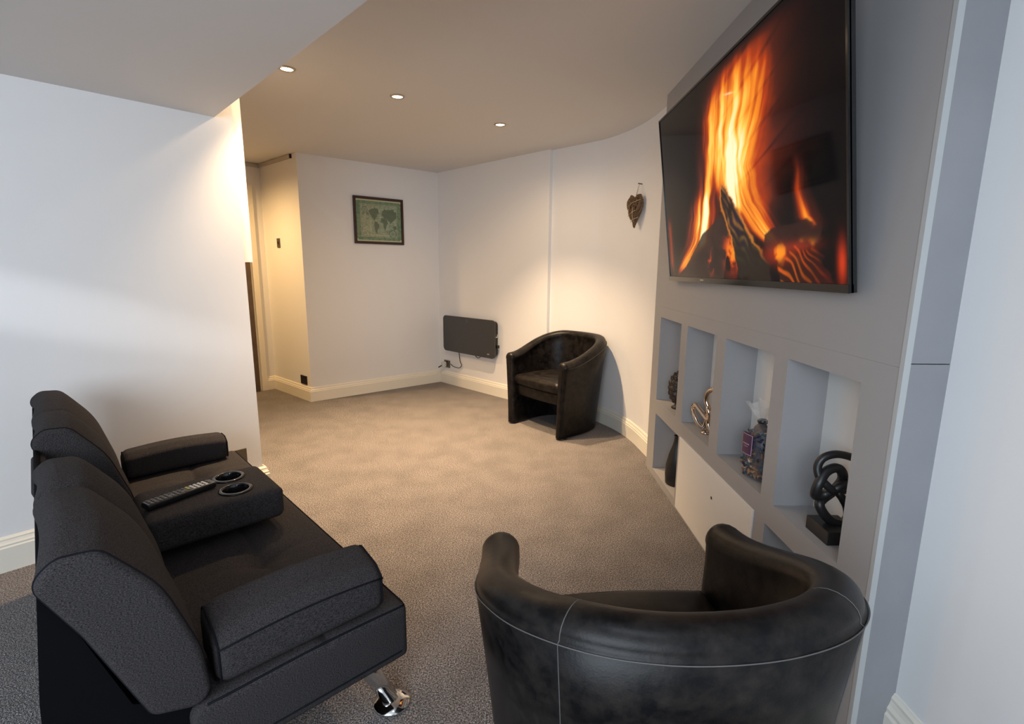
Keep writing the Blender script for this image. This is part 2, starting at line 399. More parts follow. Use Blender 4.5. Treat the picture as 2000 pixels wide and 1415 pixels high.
def map_picture(u, v):
    cream=np.array([.42,.40,.25]); green=np.array([.10,.19,.12]); dark=np.array([.045,.085,.055]); pale=np.array([.27,.33,.23])
    n=fbm(u*40,v*34,3,3); big=fbm(u*3,v*3,2,9)
    col=np.ones(u.shape+(3,))*pale*(.55+.9*n)[...,None]
    warm=smooth(.75,.2,u)[...,None]*.5; col=col*(1-warm)+np.array([.36,.34,.20])*(.6+.8*n)[...,None]*warm
    def blend(m,c):
        nonlocal col
        m=np.clip(m,0,1)[...,None]; col=col*(1-m)+np.array(c)*m
    land=np.full(u.shape,9.)
    for p in ([(.27,.74),(.36,.80),(.47,.79),(.49,.70),(.44,.60),(.40,.50),(.34,.58),(.30,.66)],
              [(.40,.50),(.49,.44),(.50,.36),(.45,.27),(.43,.17),(.40,.24),(.38,.38)],
              [(.55,.64),(.58,.76),(.68,.80),(.82,.78),(.90,.70),(.88,.58),(.80,.50),(.76,.44),(.70,.54),(.62,.56)],
              [(.54,.56),(.63,.58),(.70,.48),(.66,.38),(.63,.26),(.60,.36),(.58,.46),(.53,.48)],
              [(.80,.38),(.87,.40),(.90,.33),(.83,.29)]):
        land=np.minimum(land,polydist(u+(n-.5)*.05,v+(n-.5)*.05,p))
    blend(smooth(.012,-.012,land)*.85,(.09,.125,.075))
    for cx,cy,rr in ((.19,.76,.055),(.80,.20,.075),(.15,.66,.02),(.25,.66,.02)):
        d=np.hypot(u-cx,(v-cy)*.85); blend(np.exp(-((d-rr)/.012)**2)*.6,dark); blend((d<rr*.55)*.4*n*1.5,dark)
    # ornamental border
    bd=np.minimum(np.minimum(u,1-u)*1.15,np.minimum(v,1-v))
    orn=smooth(.42,.62,fbm(u*26,v*24,3,17))
    m=smooth(.115,.105,bd); blend(m,(.19,.26,.15)); blend(m*orn*.85,green)
    blend(np.exp(-((bd-.115)/.006)**2)*.7,cream); blend(np.exp(-((bd-.128)/.004)**2)*.5,dark)
    for yy in (.145,.165): blend(np.exp(-((v-yy)/.004)**2)*((u>.3)&(u<.72)),cream*1.2)
    blend(smooth(.035,.03,bd)*((v<.06)|(v>.95)),cream*1.25)
    return np.clip(col,0,1)
# ================================================================ the room
def structure(o): o['kind'] = 'structure'; return o
bm = bmesh.new(); prism(bm, [(-5.4, -1.75), (1.25, -1.75), (1.25, 6.5), (-5.4, 6.5)], -.12, 0)
structure(bm_obj('floor', bm, M['carpet']))
bm = bmesh.new(); prism(bm, [(-5.4, -1.75), (1.25, -1.75), (1.25, 6.5), (-5.4, 6.5)], CEIL, CEIL+.12)
structure(bm_obj('ceiling', bm, M['ceiling']))
# lowered ceiling on the near side; its edge runs square to the left wall
bm = bmesh.new()
EA, EB = Vector((-1.488, 2.692)), Vector((1.045, .045))
prism(bm, [(EA.x, EA.y), (EB.x, EB.y), (1.045, -1.6), (-5.35, -1.6)], LOW, CEIL)
structure(bm_obj('trim_1', bm, M['ceiling']))
def wall(name, pts, side, z0=0, z1=CEIL, th=.1, mat='wall'):
    """pts 2D polyline; side=+1 thickness to the left of travel, -1 to the right"""
    P = [Vector(p) for p in pts]; n = len(P); out = []
    for i in range(n):
        t0 = (P[i]-P[i-1]).normalized() if i > 0 else (P[1]-P[0]).normalized()
        t1 = (P[i+1]-P[i]).normalized() if i < n-1 else t0
        n0 = Vector((-t0.y, t0.x)); n1 = Vector((-t1.y, t1.x)); b = (n0+n1).normalized()
        out.append(P[i]+b*(th/max(.35, b.dot(n0)))*side)
    bm = bmesh.new()
    a0 = [bm.verts.new((p.x, p.y, z0)) for p in P]; a1 = [bm.verts.new((p.x, p.y, z1)) for p in P]
    b0 = [bm.verts.new((p.x, p.y, z0)) for p in out]; b1 = [bm.verts.new((p.x, p.y, z1)) for p in out]
    for i in range(n-1):
        for q in ((a0[i], a0[i+1], a1[i+1], a1[i]), (b0[i], b0[i+1], b1[i+1], b1[i]), (a0[i], a0[i+1], b0[i+1], b0[i]), (a1[i], a1[i+1], b1[i+1], b1[i])): bm.faces.new(q)
    bm.faces.new((a0[0], a1[0], b1[0], b0[0])); bm.faces.new((a0[-1], a1[-1], b1[-1], b0[-1]))
    return structure(bm_obj(name, bm, M[mat]))
LWALL0 = L1-LWD*4.75
wall('wall_left', [LWALL0, L1], 1, th=.10)
O_, C_, K_ = Vector((-1.935, 4.763)), Vector((-.815, 5.697)), Vector((.312, 4.572))
HC = Vector((-2.53, 5.30)); HB = HC+Vector((-.64, -.77))*1.75
wall('wall_back', [O_, C_], 1)
wall('wall_hall', [HC, O_], 1)
wall('wall_hall_end', [HB, HC], 1)
wall('wall_hall_side', [(-3.72, .45), HB], 1)
wall('wall_heater', [C_, K_, K_+Vector((.027, .027))], 1, th=.14)
curve = spline([(.339, 4.599), (.60, 4.345), (.72, 4.215), (.80, 4.075), (.865, 3.92), (.91, 3.76), (.935, 3.6), (.952, 3.42), (.965, 3.27), (.975, 3.19)], 4)
wall('wall_curved', [c for c in curve]+[Vector((1.052, 3.12))], 1)
wall('wall_right', [(1.052, 3.12), (1.052, 1.2), (1.0, 1.139), (1.0, -1.6)], 1)
# wall behind the camera with a window
bm = bmesh.new()
for a in ((-5.35, -2.0, 0, LOW), (.0, 1.1, 0, LOW), (-2.0, 0, 0, .70), (-2.0, 0, 1.90, LOW)): box(bm, a[0], a[1], -1.72, -1.6, a[2], a[3])
structure(bm_obj('wall_behind', bm, M['wall']))
win = bpy.data.objects.new('window_1', None); col.objects.link(win); win['kind'] = 'structure'; win.location = (-1.0, -1.66, .70)
bm = bmesh.new()
for a in ((-1.0, -.94, -.03, .03, 0, 1.2), (.94, 1.0, -.03, .03, 0, 1.2), (-.03, .03, -.03, .03, .06, 1.14), (-.94, .94, -.03, .03, 0, .06), (-.94, .94, -.03, .03, 1.14, 1.2)): box(bm, *a)
bm_obj('window_frame', bm, M['base'], win)
bm = bmesh.new(); box(bm, -.94, .94, -.004, .004, .06, 1.14); bm_obj('window_pane', bm, M['glass'], win)

def skirting(name, pts, side, h=.15, ends=(0, 0)):
    prof = [(0, 0), (.020, 0), (.020, h*.70), (.016, h*.74), (.0165, h*.79), (.012, h*.84), (.009, h*.90), (.009, h*.94), (.005, h*.975), (.003, h), (0, h)]
    P = [Vector(p) for p in pts]; n = len(P); rings = []; bm = bmesh.new()
    for i in range(n):
        t0 = (P[i]-P[i-1]).normalized() if i > 0 else (P[1]-P[0]).normalized()
        t1 = (P[i+1]-P[i]).normalized() if i < n-1 else t0
        n0 = Vector((-t0.y, t0.x)); n1 = Vector((-t1.y, t1.x)); b = (n0+n1).normalized(); k = side/max(.35, b.dot(n0))
        rings.append([bm.verts.new((P[i].x+b.x*d*k, P[i].y+b.y*d*k, z)) for d, z in prof])
    m = len(prof)
    for a, c in zip(rings, rings[1:]):
        for k in range(m): bm.faces.new((a[k], a[(k+1) % m], c[(k+1) % m], c[k]))
    bm.faces.new(rings[0]); bm.faces.new(rings[-1])
    return structure(bm_obj(name, bm, M['base']))
skirting('baseboard_left', [L1-LWD*4.7, L1+LWD*.012, L1+LWD*.012+Vector((-.743, .669))*.1], -1)
skirting('baseboard_back', [HC+Vector((-.64, -.77))*.115, HC, O_, C_, K_-Vector((-.7, .7))*.0], -1, h=.14)
skirting('baseboard_curved', [c for c in curve], -1, h=.14)
skirting('baseboard_right', [(1.0, 1.137), (1.0, -1.58)], -1, h=.205)

# boxed casing hanging down the end of the left wall
bm = bmesh.new()
Mx = Matrix.Translation((L1.x, L1.y, 0)) @ Matrix(((LWD.x, -LWD.y, 0, 0), (LWD.y, LWD.x, 0, 0), (0, 0, 1, 0), (0, 0, 0, 1)))
box(bm, -.0, .052, .028, .30, 1.305, CEIL-.001, Mx)
structure(bm_obj('trim_2', bm, M['wall']))
# dark hall door and its frame
DD = Vector((-.64, -.77)); DN = Vector((.77, -.64))
def hallM(): return Matrix.Translation((HC.x, HC.y, 0)) @ Matrix(((DD.x, DN.x, 0, 0), (DD.y, DN.y, 0, 0), (0, 0, 1, 0), (0, 0, 0, 1)))
dr = bpy.data.objects.new('door_1', None); col.objects.link(dr); dr['kind'] = 'structure'; dr.location = (HC.x, HC.y, 0)
def hall_local(bm, *a): box(bm, *a, Matrix(((DD.x, DN.x, 0, 0), (DD.y, DN.y, 0, 0), (0, 0, 1, 0), (0, 0, 0, 1))))
bm = bmesh.new()
for a in ((.095, .150, .0, .022, 0, 2.07), (1.00, 1.055, 0, .022, 0, 2.07), (.15, 1.0, 0, .022, 2.015, 2.07), (.150, .175, 0, .012, 0, 2.015), (.975, 1.0, 0, .012, 0, 2.015)): hall_local(bm, *a)
bm_obj('door_frame', bm, M['base'], dr)
bm = bmesh.new(); hall_local(bm, .176, .974, .001, .030, .004, 2.012)
lf = bm_obj('door_leaf', bm, M['door'], dr)
bm = bmesh.new(); hall_local(bm, .90, .915, .030, .06, 1.0, 1.012); hall_local(bm, .80, .915, .055, .067, 1.0, 1.012)
bm_obj('door_handle', bm, M['steel'], lf)
# slim trunking under the hall ceiling
bm = bmesh.new(); HD = (O_-HC).normalized(); HN = Vector((HD.y, -HD.x)); LH = (O_-HC).length
Mh = Matrix.Translation((HC.x, HC.y, 0)) @ Matrix(((HD.x, HN.x, 0, 0), (HD.y, HN.y, 0, 0), (0, 0, 1, 0), (0, 0, 0, 1)))
box(bm, 0, LH-.10, 0, .016, CEIL-.036, CEIL-.004, Mh)
hm = Matrix.Translation((HC.x, HC.y, 0)) @ Matrix(((DD.x, DN.x, 0, 0), (DD.y, DN.y, 0, 0), (0, 0, 1, 0), (0, 0, 0, 1)))
box(bm, 0, .6, 0.0, .016, CEIL-.036, CEIL-.004, hm)
t = bm_obj('cable_trunking', bm, M['grey_trunking']); tag(t, 'slim pale cable trunking running under the hall ceiling', 'trunking')
bm = bmesh.new(); box(bm, LH-.101, LH-.088, 0, .018, CEIL-.038, CEIL-.003, Mh); bm_obj('end_cap', bm, M['blackpl'], t)

# ================================================================ downlights
SPOTS = [((-1.169, 2.833), 'recessed ceiling downlight nearest the lowered ceiling, leftmost of the lit row', .5),
         ((-.693, 3.247), 'recessed ceiling downlight in the middle of the lit row', 1.15),
         ((-.096, 3.827), 'recessed ceiling downlight nearest the heater wall, rightmost of the row', .88)]
def downlight(x, y, label, power, group='recessed downlights in the main ceiling', z=CEIL, color=WARM, cone=93):
    r = empty('downlight', (x, y, z), 0, label, 'ceiling light', group)
    bm = bmesh.new(); lathe(bm, [(.030, -.001), (.032, -.006), (.038, -.007), (.043, -.003), (.044, 0), (.030, 0)], 32, cap=False); bm_obj('bezel', bm, M['steel'], r, True)
    bm = bmesh.new(); lathe(bm, [(.0, -.002), (.031, -.002)], 28, cap=False); bm_obj('lamp_lens', bm, M['lens'], r)
    l = light('lamp_light', 'SPOT', (x, y, z-.02), (x, y, 0), power, color, .03, spot=math.radians(cone), blend=1.0)
    l.parent = r; l.location = (0, 0, -.02)
    k = light('lamp_spill_light', 'SPOT', (x, y, z-.02), (x, y, 0), power*.065, color, .03, spot=math.radians(168), blend=.6)
    k.parent = r; k.location = (0, 0, -.02)
    return r
SP = 172
for (x, y), lab, k in SPOTS: downlight(x, y, lab, SP*k)
# cool lamp in the lowered ceiling above the near chair, out of the picture
light('low_ceiling_lamp_light', 'SPOT', (.15, .20, LOW-.02), (.15, .20, 0), 9, (.80, .89, 1.0), .05, spot=math.radians(150), blend=1.0)
# the hall's own warm lamp, beyond the end of the left wall
light('hall_lamp_light', 'SPOT', (-2.75, 4.35, CEIL-.03), (-2.75, 4.35, 0), 74, (1.0, .62, .26), .04, spot=math.radians(165), blend=1.0)

# ================================================================ media wall
XF, XB = .895, 1.045
mw = empty('media_wall', (XF, 2.16, 0), 0, 'tall grey built-in media wall with display niches under the television', 'media wall')
def mpart(name, boxes, mat, parent=None):
    bm = bmesh.new()
    for b in boxes: box(bm, *b)
    o = bm_obj(name, bm, M[mat]); o.parent = parent or mw
    o.matrix_parent_inverse = Matrix.Translation((-XF, -2.16, 0)); return o
Y0, Y1 = 1.137, 3.187; ZT, ZM1, ZM0, ZB = 1.0, .490, .404, .045
mpart('upper_panel', [(XF, XB, Y0+.012, Y1, 1.062, CEIL)], 'grey')
fr = [(XF, XB, Y0+.012, Y1, ZT, 1.0617), (XF, XB, Y0+.012, Y1, ZM0, ZM1), (XF, XB, Y0+.012, Y1, 0, ZB)]
for a, b in ((Y0+.012, 1.268), (1.617, 1.703), (2.104, 2.200), (2.573, 2.670), (3.048, Y1)): fr.append((XF, XB, a, b, ZM1, ZT))
for a, b in ((Y0+.012, 1.268), (1.657, 1.735), (2.566, 2.598), (3.038, Y1)): fr.append((XF, XB, a, b, ZB, ZM0))
mpart('niche_frame', fr, 'grey')
mpart('niche_back', [(XB-.012, XB-.002, a, b, ZM1, ZT) for a, b in ((1.268, 1.617), (1.703, 2.104), (2.200, 2.573), (2.670, 3.048))]
      + [(XB-.012, XB-.002, a, b, ZB, ZM0) for a, b in ((1.268, 1.657), (1.735, 2.566), (2.598, 3.038))], 'white')
mpart('side_panel', [(XF+.014, 1.0, Y0, Y0+.012, 1.074, CEIL), (XF+.014, 1.0, Y0, Y0+.012, 0, 1.0715)], 'greyside')
mpart('corner_bead', [(XF-.002, XF+.013, Y0-.003, Y0+.010, 0, CEIL)], 'bead')
ap = mpart('access_panel', [(XF-.005, XF+.02, 1.735, 2.566, .016, .412)], 'white')
ap['label'] = 'white access panel'
bm = bmesh.new(); lathe(bm, [(.0, 0), (.007, 0), (.007, .001)], 16, Matrix.Translation((XF-.0055, 2.105, .285)) @ Matrix.Rotation(-pi/2, 4, 'Y'))
ho = bm_obj('cable_hole', bm, M['blackmatt']); ho.parent = ap; ho.matrix_parent_inverse = Matrix.Translation((-XF, -2.16, 0)) if False else Matrix.Identity(4)
ho.matrix_parent_inverse = (Matrix.Translation((XF, 2.16, 0)) @ ap.matrix_parent_inverse).inverted()

# ================================================================ television
tilt = math.atan2(.11, .81)
tv = empty('television', (.86, 2.05, 1.225), 0, 'large flat television showing a log fire, tilted forward on the grey wall', 'television')
TVM = Matrix.Rotation(-tilt, 4, 'Y')
W2, HT = .75, .817
def tvpart(name, boxes, mat, parent=tv, bev=None):
    bm = bmesh.new()
    for b in boxes: box(bm, *b)
    if bev: bmesh.ops.bevel(bm, geom=list(bm.edges), offset=bev, segments=2, affect='EDGES')
    bm.transform(TVM); return bm_obj(name, bm, M[mat], parent)
tvpart('casing', [(.002, .016, -W2, W2, 0, HT)], 'blackpl')
tvpart('back_housing', [(.0165, .045, -.5, .5, .20, .60)], 'blackpl')
tvpart('bezel', [(-.003, .006, -W2, -W2+.008, .022, HT), (-.003, .006, W2-.008, W2, .022, HT), (-.003, .006, -W2+.008, W2-.008, HT-.008, HT), (-.006, .008, -W2, W2, 0, .022)], 'blackgloss')
mark = tvpart('maker_mark', [(-.0066, -.0058, .245, .285, .010, .014)], 'steel')
tvpart('wall_bracket', [(.0455, .049, -.25, .25, .22, .34)], 'steel')
def picture_grid(name, nx, ny, fn, place, mat, parent):
    vs = []; U = np.linspace(0, 1, nx+1); V = np.linspace(0, 1, ny+1); uu, vv = np.meshgrid(U, V)
    P = place(uu.ravel(), vv.ravel()); me = bpy.data.meshes.new(name)
    idx = np.arange((nx+1)*(ny+1)).reshape(ny+1, nx+1)
    fa = np.stack([idx[:-1, :-1], idx[:-1, 1:], idx[1:, 1:], idx[1:, :-1]], -1).reshape(-1, 4)
    me.vertices.add(len(P)); me.vertices.foreach_set('co', P.astype(np.float32).ravel())
    me.loops.add(fa.size); me.loops.foreach_set('vertex_index', fa.ravel().astype(np.int32))
    me.polygons.add(len(fa)); me.polygons.foreach_set('loop_start', np.arange(0, fa.size, 4, dtype=np.int32)); me.polygons.foreach_set('loop_total', np.full(len(fa), 4, dtype=np.int32))
    me.update(); me.validate()
    ca = me.color_attributes.new('picture', 'FLOAT_COLOR', 'POINT')
    c = np.concatenate([np.clip(fn(uu, vv), 0, 1).reshape(-1, 3), np.ones((len(P), 1))], 1)
    ca.data.foreach_set('color', c.astype(np.float32).ravel())
    return link(name, me, mat, parent)
def tvplace(u, v):
    y = (W2-.008)-(2*W2-.016)*u; z = .022+(HT-.030)*v; c, s = math.cos(-tilt), math.sin(-tilt); x = 0*u
    return np.stack([x*c+z*s, y, -x*s+z*c], -1)
picture_grid('screen', 420, 230, fire_picture, tvplace, M['fire'], tv)

# ================================================================ tub armchairs
CH = {}
def tub_path():
    """centre line of the shell in plan, arm tip to arm tip; local +y is the front"""
    pts = [(.280, .265), (.284, .20), (.288, .12), (.288, .03), (.276, -.06), (.243, -.148), (.180, -.215), (.092, -.250), (0, -.260)]
    pts = pts+[(-x, y) for x, y in pts[-2::-1]]
    P = spline([(x, y, 0) for x, y in pts], 9); L = [0]
    for a, b in zip(P, P[1:]): L.append(L[-1]+(b-a).length)
    return P, [l/L[-1] for l in L], L[-1]
def tub_height(t):
    s = abs(t-.5)*2            # 0 back, 1 tip
    k = 1-s; sm = min(1, k/.78); sm = sm*sm*(3-2*sm)
    return .602+.157*sm
def shell_section(h, s):
    """(n outward, z) closed section"""
    fl = .034+.006*(1-s)+.020*(1-math.cos(2*pi*(1-s)))/2       # outward lean of the top
    ro = .043-.006*min(1, (1-s)*2); zc = h-ro
    pts = [(.022, .012), (.025, .06)]
    for q in (.2, .4, .6, .8): pts.append((.025+(fl+.006)*q**1.1, .06+(zc-.024-.06)*q))
    pts.append((.034+fl, zc-.004))
    c = fl*.80-.004
    for k in range(0, 13):
        a = -.05+k*(pi+.45)/12; pts.append((c+(ro+.006)*math.cos(a), zc+ro*math.sin(a)))
    zi = zc-.06
    for q in (0, .25, .5, .75, 1): pts.append((-.038+(c-.004)*(1-q)*.9, zi-(zi-.02)*q))
    pts.append((-.036, .012))
    return pts
def build_tub(pos, rz, label):
    r = empty('tub_armchair', (pos[0], pos[1], 0), rz, label, 'armchair', 'dark leather tub armchairs')
    if not CH:
        P, T, Ltot = tub_path(); n = len(P); rings = []; bm = bmesh.new(); seam = []
        def frame(i):
            t = (P[min(i+1, n-1)]-P[max(i-1, 0)]).normalized(); return Vector((t.y, -t.x, 0))*-1
        cap = .030
        sts = []
        for i in range(n): sts.append((P[i], frame(i), T[i], 1.0))
        # rounded arm fronts
        d0 = (P[0]-P[1]).normalized(); d1 = (P[-1]-P[-2]).normalized()
        A = [(P[0]+d0*cap*math.sin(a), frame(0), T[0], math.cos(a)) for a in (1.45, 1.2, .95, .65, .35)]
        B = [(P[-1]+d1*cap*math.sin(a), frame(n-1), T[-1], math.cos(a)) for a in (.35, .65, .95, 1.2, 1.45)]
        full = A+sts+B
        for p, nn, t, k in full:
            s = abs(t-.5)*2; sec = shell_section(tub_height(t), s); cm = sum(q[0] for q in sec)/len(sec); ring = []
            sg = nn if nn.dot(Vector((p.x, p.y+.02, 0))) > 0 else -nn
            for a, z in sec:
                h = tub_height(t)
                a2 = cm+(a-cm)*(.35+.65*k) if k < 1 else a
                z2 = z if k == 1 else z-(1-k)*.028*max(0, (z-.2)/h)
                ring.append(bm.verts.new((p.x+sg.x*a2, p.y+sg.y*a2, z2)))
            rings.append(ring)
            if k == 1: seam.append(Vector((p.x+sg.x*(sec[6][0]+.0012), p.y+sg.y*(sec[6][0]+.0012), sec[6][1])))
        m = len(rings[0])
        for a, b in zip(rings, rings[1:]):
            for k in range(m): bm.faces.new((a[k], a[(k+1) % m], b[(k+1) % m], b[k]))
        for ring in (rings[0], rings[-1]):
            c = bm.verts.new(sum((v.co for v in ring), Vector())/m)
            # strip fill, so the concave section closes cleanly
            bm.verts.remove(c)
            bm.faces.new(ring)
        bmesh.ops.triangulate(bm, faces=[f for f in bm.faces if len(f.verts) > 4])
        me = bpy.data.meshes.new('shell'); bmesh.ops.recalc_face_normals(bm, faces=bm.faces); bm.to_mesh(me); bm.free(); me.materials.append(M['leather'])
        me.polygons.foreach_set('use_smooth', [True]*len(me.polygons)); CH['shell'] = me
        bm = bmesh.new(); tube(bm, seam, .0010, 6); 
        for ti in (.352, .648):      # upright seams down the outside
            i = min(range(n), key=lambda j: abs(T[j]-ti)); p, nn = P[i], frame(i); sg = nn if nn.dot(Vector((p.x, p.y+.02, 0))) > 0 else -nn
            sec = shell_section(tub_height(ti), abs(ti-.5)*2)
            tube(bm, [(p.x+sg.x*(a+.0005), p.y+sg.y*(a+.0005), z) for a, z in sec[:16]], .0008, 6)
        me = bpy.data.meshes.new('seam_stitching'); bm.to_mesh(me); bm.free(); me.materials.append(M['thread']); CH['seam_stitching'] = me
        # seat outline
        def outline(ins, front):
            o = []
            for i in range(n):
                p, nn = P[i], frame(i); sg = nn if nn.dot(Vector((p.x, p.y+.02, 0))) > 0 else -nn
                if p.y > .215: continue
                o.append(Vector((p.x-sg.x*ins, p.y-sg.y*ins)))
            a, b = o[0], o[-1]
            fr = [Vector((b.x+(a.x-b.x)*k/12, front+.016*math.sin(pi*k/12))) for k in range(0, 13)]
            return o+fr
        def seat_mesh(name, levels, front):
            bm = bmesh.new(); rings = []
            for z, ins in levels:
                o = outline(.032+ins, front-ins); rings.append([bm.verts.new((p.x, p.y, z)) for p in o])
            m = min(len(q) for q in rings)
            for a, b in zip(rings, rings[1:]):
                for k in range(len(a)): bm.faces.new((a[k], a[(k+1) % len(a)], b[(k+1) % len(b)], b[k]))
            for ring, dz in ((rings[-1], .012), (rings[0], 0)):
                c = sum((v.co for v in ring), Vector())/len(ring); prev = ring
                for f in (.75, .5, .25):
                    nw = [bm.verts.new(v.co.lerp(c, 1-f)+Vector((0, 0, dz*(1-f*f)))) for v in ring]
                    for k in range(len(ring)): bm.faces.new((prev[k], prev[(k+1) % len(ring)], nw[(k+1) % len(ring)], nw[k]))
                    prev = nw
                bm.faces.new(prev)
            bmesh.ops.recalc_face_normals(bm, faces=bm.faces)
            me = bpy.data.meshes.new(name); bm.to_mesh(me); bm.free(); me.materials.append(M['leather']); me.polygons.foreach_set('use_smooth', [True]*len(me.polygons)); return me
        CH['seat'] = seat_mesh('seat', [(.345, .012), (.348, .004), (.356, 0), (.39, -.004), (.405, 0), (.418, .007), (.426, .018), (.430, .034)], .262)
        CH['seat_frame'] = seat_mesh('seat_frame', [(.255, .008), (.262, 0), (.335, 0), (.342, .004)], .245)
        for i, (x, y) in enumerate(((.285, .22), (-.285, .22), (.15, -.215), (-.15, -.215))):
            bm = bmesh.new(); lathe(bm, [(.02, 0), (.02, .013)], 16, Matrix.Translation((x, y, 0)))
            me = bpy.data.meshes.new('glide_foot'); bm.to_mesh(me); bm.free(); me.materials.append(M['blackpl']); CH['glide_foot', i] = me
    for k, me in CH.items():
        o = bpy.data.objects.new(k if isinstance(k, str) else k[0], me); col.objects.link(o); o.parent = r
    return r
build_tub((.300, .975), math.radians(5.0), 'dark leather tub armchair in the foreground, seen from behind')
build_tub((.39, 4.075), math.radians(130.5), 'dark leather tub armchair across the room beside the curved wall')

# ================================================================ sofa
S0 = Vector((-.272, 1.21)); SU = Vector((math.cos(math.radians(133.2)), math.sin(math.radians(133.2)))); SV = Vector((-SU.y, SU.x))
SL = 1.575
sofa = empty('sofa_bed', (S0.x, S0.y, 0), math.radians(133.2), 'charcoal fabric click-clack sofa with a fold-down cup holder console', 'sofa')
# local frame: x along the length towards the left wall, y from the front edge to the back
def smap(t, a, b): return (t, a, b)
def seat_def(c):
    if c.z > .36 and 0.02 < c.y < .50:
        g = .009*math.exp(-abs(c.y-.215)/.010)
        for sx in (.49, 1.34):
            g += .032*math.exp(-((c.x-sx)**2+(c.y-.215)**2)/.0030)
            g += .009*math.exp(-abs(c.x-sx)/.010)*math.exp(-abs(c.y-.215)/.10)
        g -= .006*math.sin(pi*min(1, max(0, c.y/.43)))
        c.z -= g
    return c
prof = densify(round_poly([(0, .245), (0, .402), (.50, .402), (.50, .245)], [.018, .020, .03, .02], 5), .007)
bm = bmesh.new(); loft(bm, prof, stations(0, SL, .018, 170), smap, seat_def)
bm_obj('seat', bm, M['fabric'], sofa, True)
bm = bmesh.new()
sp = [(SL-.02, .0055, .3970), (SL*.5, .0055, .3970), (.03, .0055, .3970), (.008, .008, .3970)]+[(.0052, .03+.44*k/14, .3972+.006*math.sin(pi*min(1, (.03+.44*k/14)/.43))) for k in range(15)]
tube(bm, sp, .0026, 6); bm_obj('seat_piping', bm, M['piping'], sofa, True)
bm = bmesh.new()
tube(bm, [(SL-.01, -.0010, .272), (SL*.5, -.0010, .272), (.03, -.0010, .272), (.006, .006, .272), (-.0010, .03, .272), (-.0010, .25, .272), (-.0010, .47, .272)], .0022, 6)
bm_obj('seat_piping', bm, M['piping'], sofa, True)
# back rest sections
bprof0 = round_poly([(.455, .392), (.468, .53), (.520, .69), (.600, .795), (.660, .800), (.697, .765), (.640, .645), (.560, .430)], [.03, .25, .25, .04, .035, .035, .3, .03], 6)
bprof = densify(bprof0, .014)
def back_def(c):
    k = max(0, min(1, (c.z-.40)/.36))
    # soft bulge of the front face between the stitched channels
    for a, b in ((0, .38), (.38, .62), (.92, 1.20), (1.20, SL)):
        if a <= c.x <= b:
            q = math.sin(pi*(c.x-a)/(b-a)); c.y -= .012*q*k; c.z += .012*q*k
    return c
for a, b, sm in ((0, .62, (.38,)), (.92, SL, (1.20,))):
    bm = bmesh.new(); loft(bm, bprof, stations(a, b, .013, 26, sm, .007, .014), smap, back_def)
    bs = bm_obj('backrest', bm, M['fabric'], sofa, True)
    for e in ((a+.010,) if a == 0 else (a+.01, b-.01)):
        bm = bmesh.new(); tube(bm, [back_def(Vector((e, p.x, p.y))) for p in inset_poly(bprof, .0012)], .0024, 6, closed=True)
        bm_obj('piping', bm, M['piping'], bs, True)
# centre strip of the back, lower, where the console folds out
bm = bmesh.new(); loft(bm, densify(round_poly([(.555, .43), (.665, .735), (.697, .725), (.60, .43)], .012, 4), .03), stations(.615, .925, .006, 6), smap)
bm_obj('back_panel', bm, M['fabric'], sofa, True)
# black dust cover hanging under and behind the back
bm = bmesh.new(); loft(bm, densify(round_poly([(.46, .10), (.475, .40), (.585, .46), (.676, .745), (.686, .745), (.706, .54), (.728, .10)], .006, 2), .05), [(.025, 0), (SL-.02, 0)], smap)
bm_obj('dust_cover', bm, M['black_cloth'], sofa)
# arm bolsters resting on the seat
def bolster(s0, s1, rot):
    prof = densify(round_poly([(s0, .408), (s0, .500), (s0+.03, .525), (s1-.02, .548), (s1, .50), (s1, .408)] if rot > 0 else
                              [(s0, .408), (s0, .495), (s0+.035, .515), (s1-.03, .515), (s1, .49), (s1, .408)], [.025, .02, .03, .035, .035, .025], 5), .012)
    bm = bmesh.new(); loft(bm, prof, stations(.055, .445, .028, 18), lambda t, a, b: (a, t, b+(.012*math.sin(pi*(t-.055)/.39))*(1 if b > .45 else 0)))
    o = bm_obj('armrest', bm, M['fabric'], sofa, True)
    for e in (.062, .438):
        bm = bmesh.new(); tube(bm, [(p.x, e, p.y+.012*math.sin(pi*(e-.055)/.39)*(1 if p.y > .45 else 0)) for p in inset_poly(prof, .007)], .0024, 6, closed=True)
        bm_obj('piping', bm, M['piping'], o, True)
    if rot > 0:
        bm = bmesh.new(); tube(bm, [(s0-.0005, .062+.376*k/8, .497+.012*math.sin(pi*k/8)) for k in range(9)], .0022, 6); bm_obj('piping', bm, M['piping'], o, True)
bolster(.015, .165, 1); bolster(1.44, 1.57, -1)
# console with two cup holders
cprof = densify(round_poly([(.635, .440), (.635, .548), (.915, .548), (.915, .440)], .022, 5), .02)
bm = bmesh.new(); loft(bm, cprof, stations(.085, .475, .028, 20), lambda t, a, b: (a, t, b))
con = bm_obj('console', bm, M['fabric'], sofa, True)
cups = [(.715, .215), (.840, .205)]
cut = bmesh.new()
for x, y in cups: lathe(cut, [(.040, .47), (.040, .60)], 40, Matrix.Translation((x, y, 0)))
bmesh.ops.recalc_face_normals(cut, faces=cut.faces)
cme = bpy.data.meshes.new('cutter'); cut.to_mesh(cme); cut.free(); cu = bpy.data.objects.new('cutter', cme); col.objects.link(cu); cu.parent = sofa
bo = con.modifiers.new('cut', 'BOOLEAN'); bo.object = cu; bo.operation = 'DIFFERENCE'; bo.solver = 'EXACT'
bpy.context.view_layer.update(); dg = bpy.context.evaluated_depsgraph_get()
nm = bpy.data.meshes.new_from_object(con.evaluated_get(dg)); con.modifiers.clear(); con.data = nm; bpy.data.objects.remove(cu, do_unlink=True)
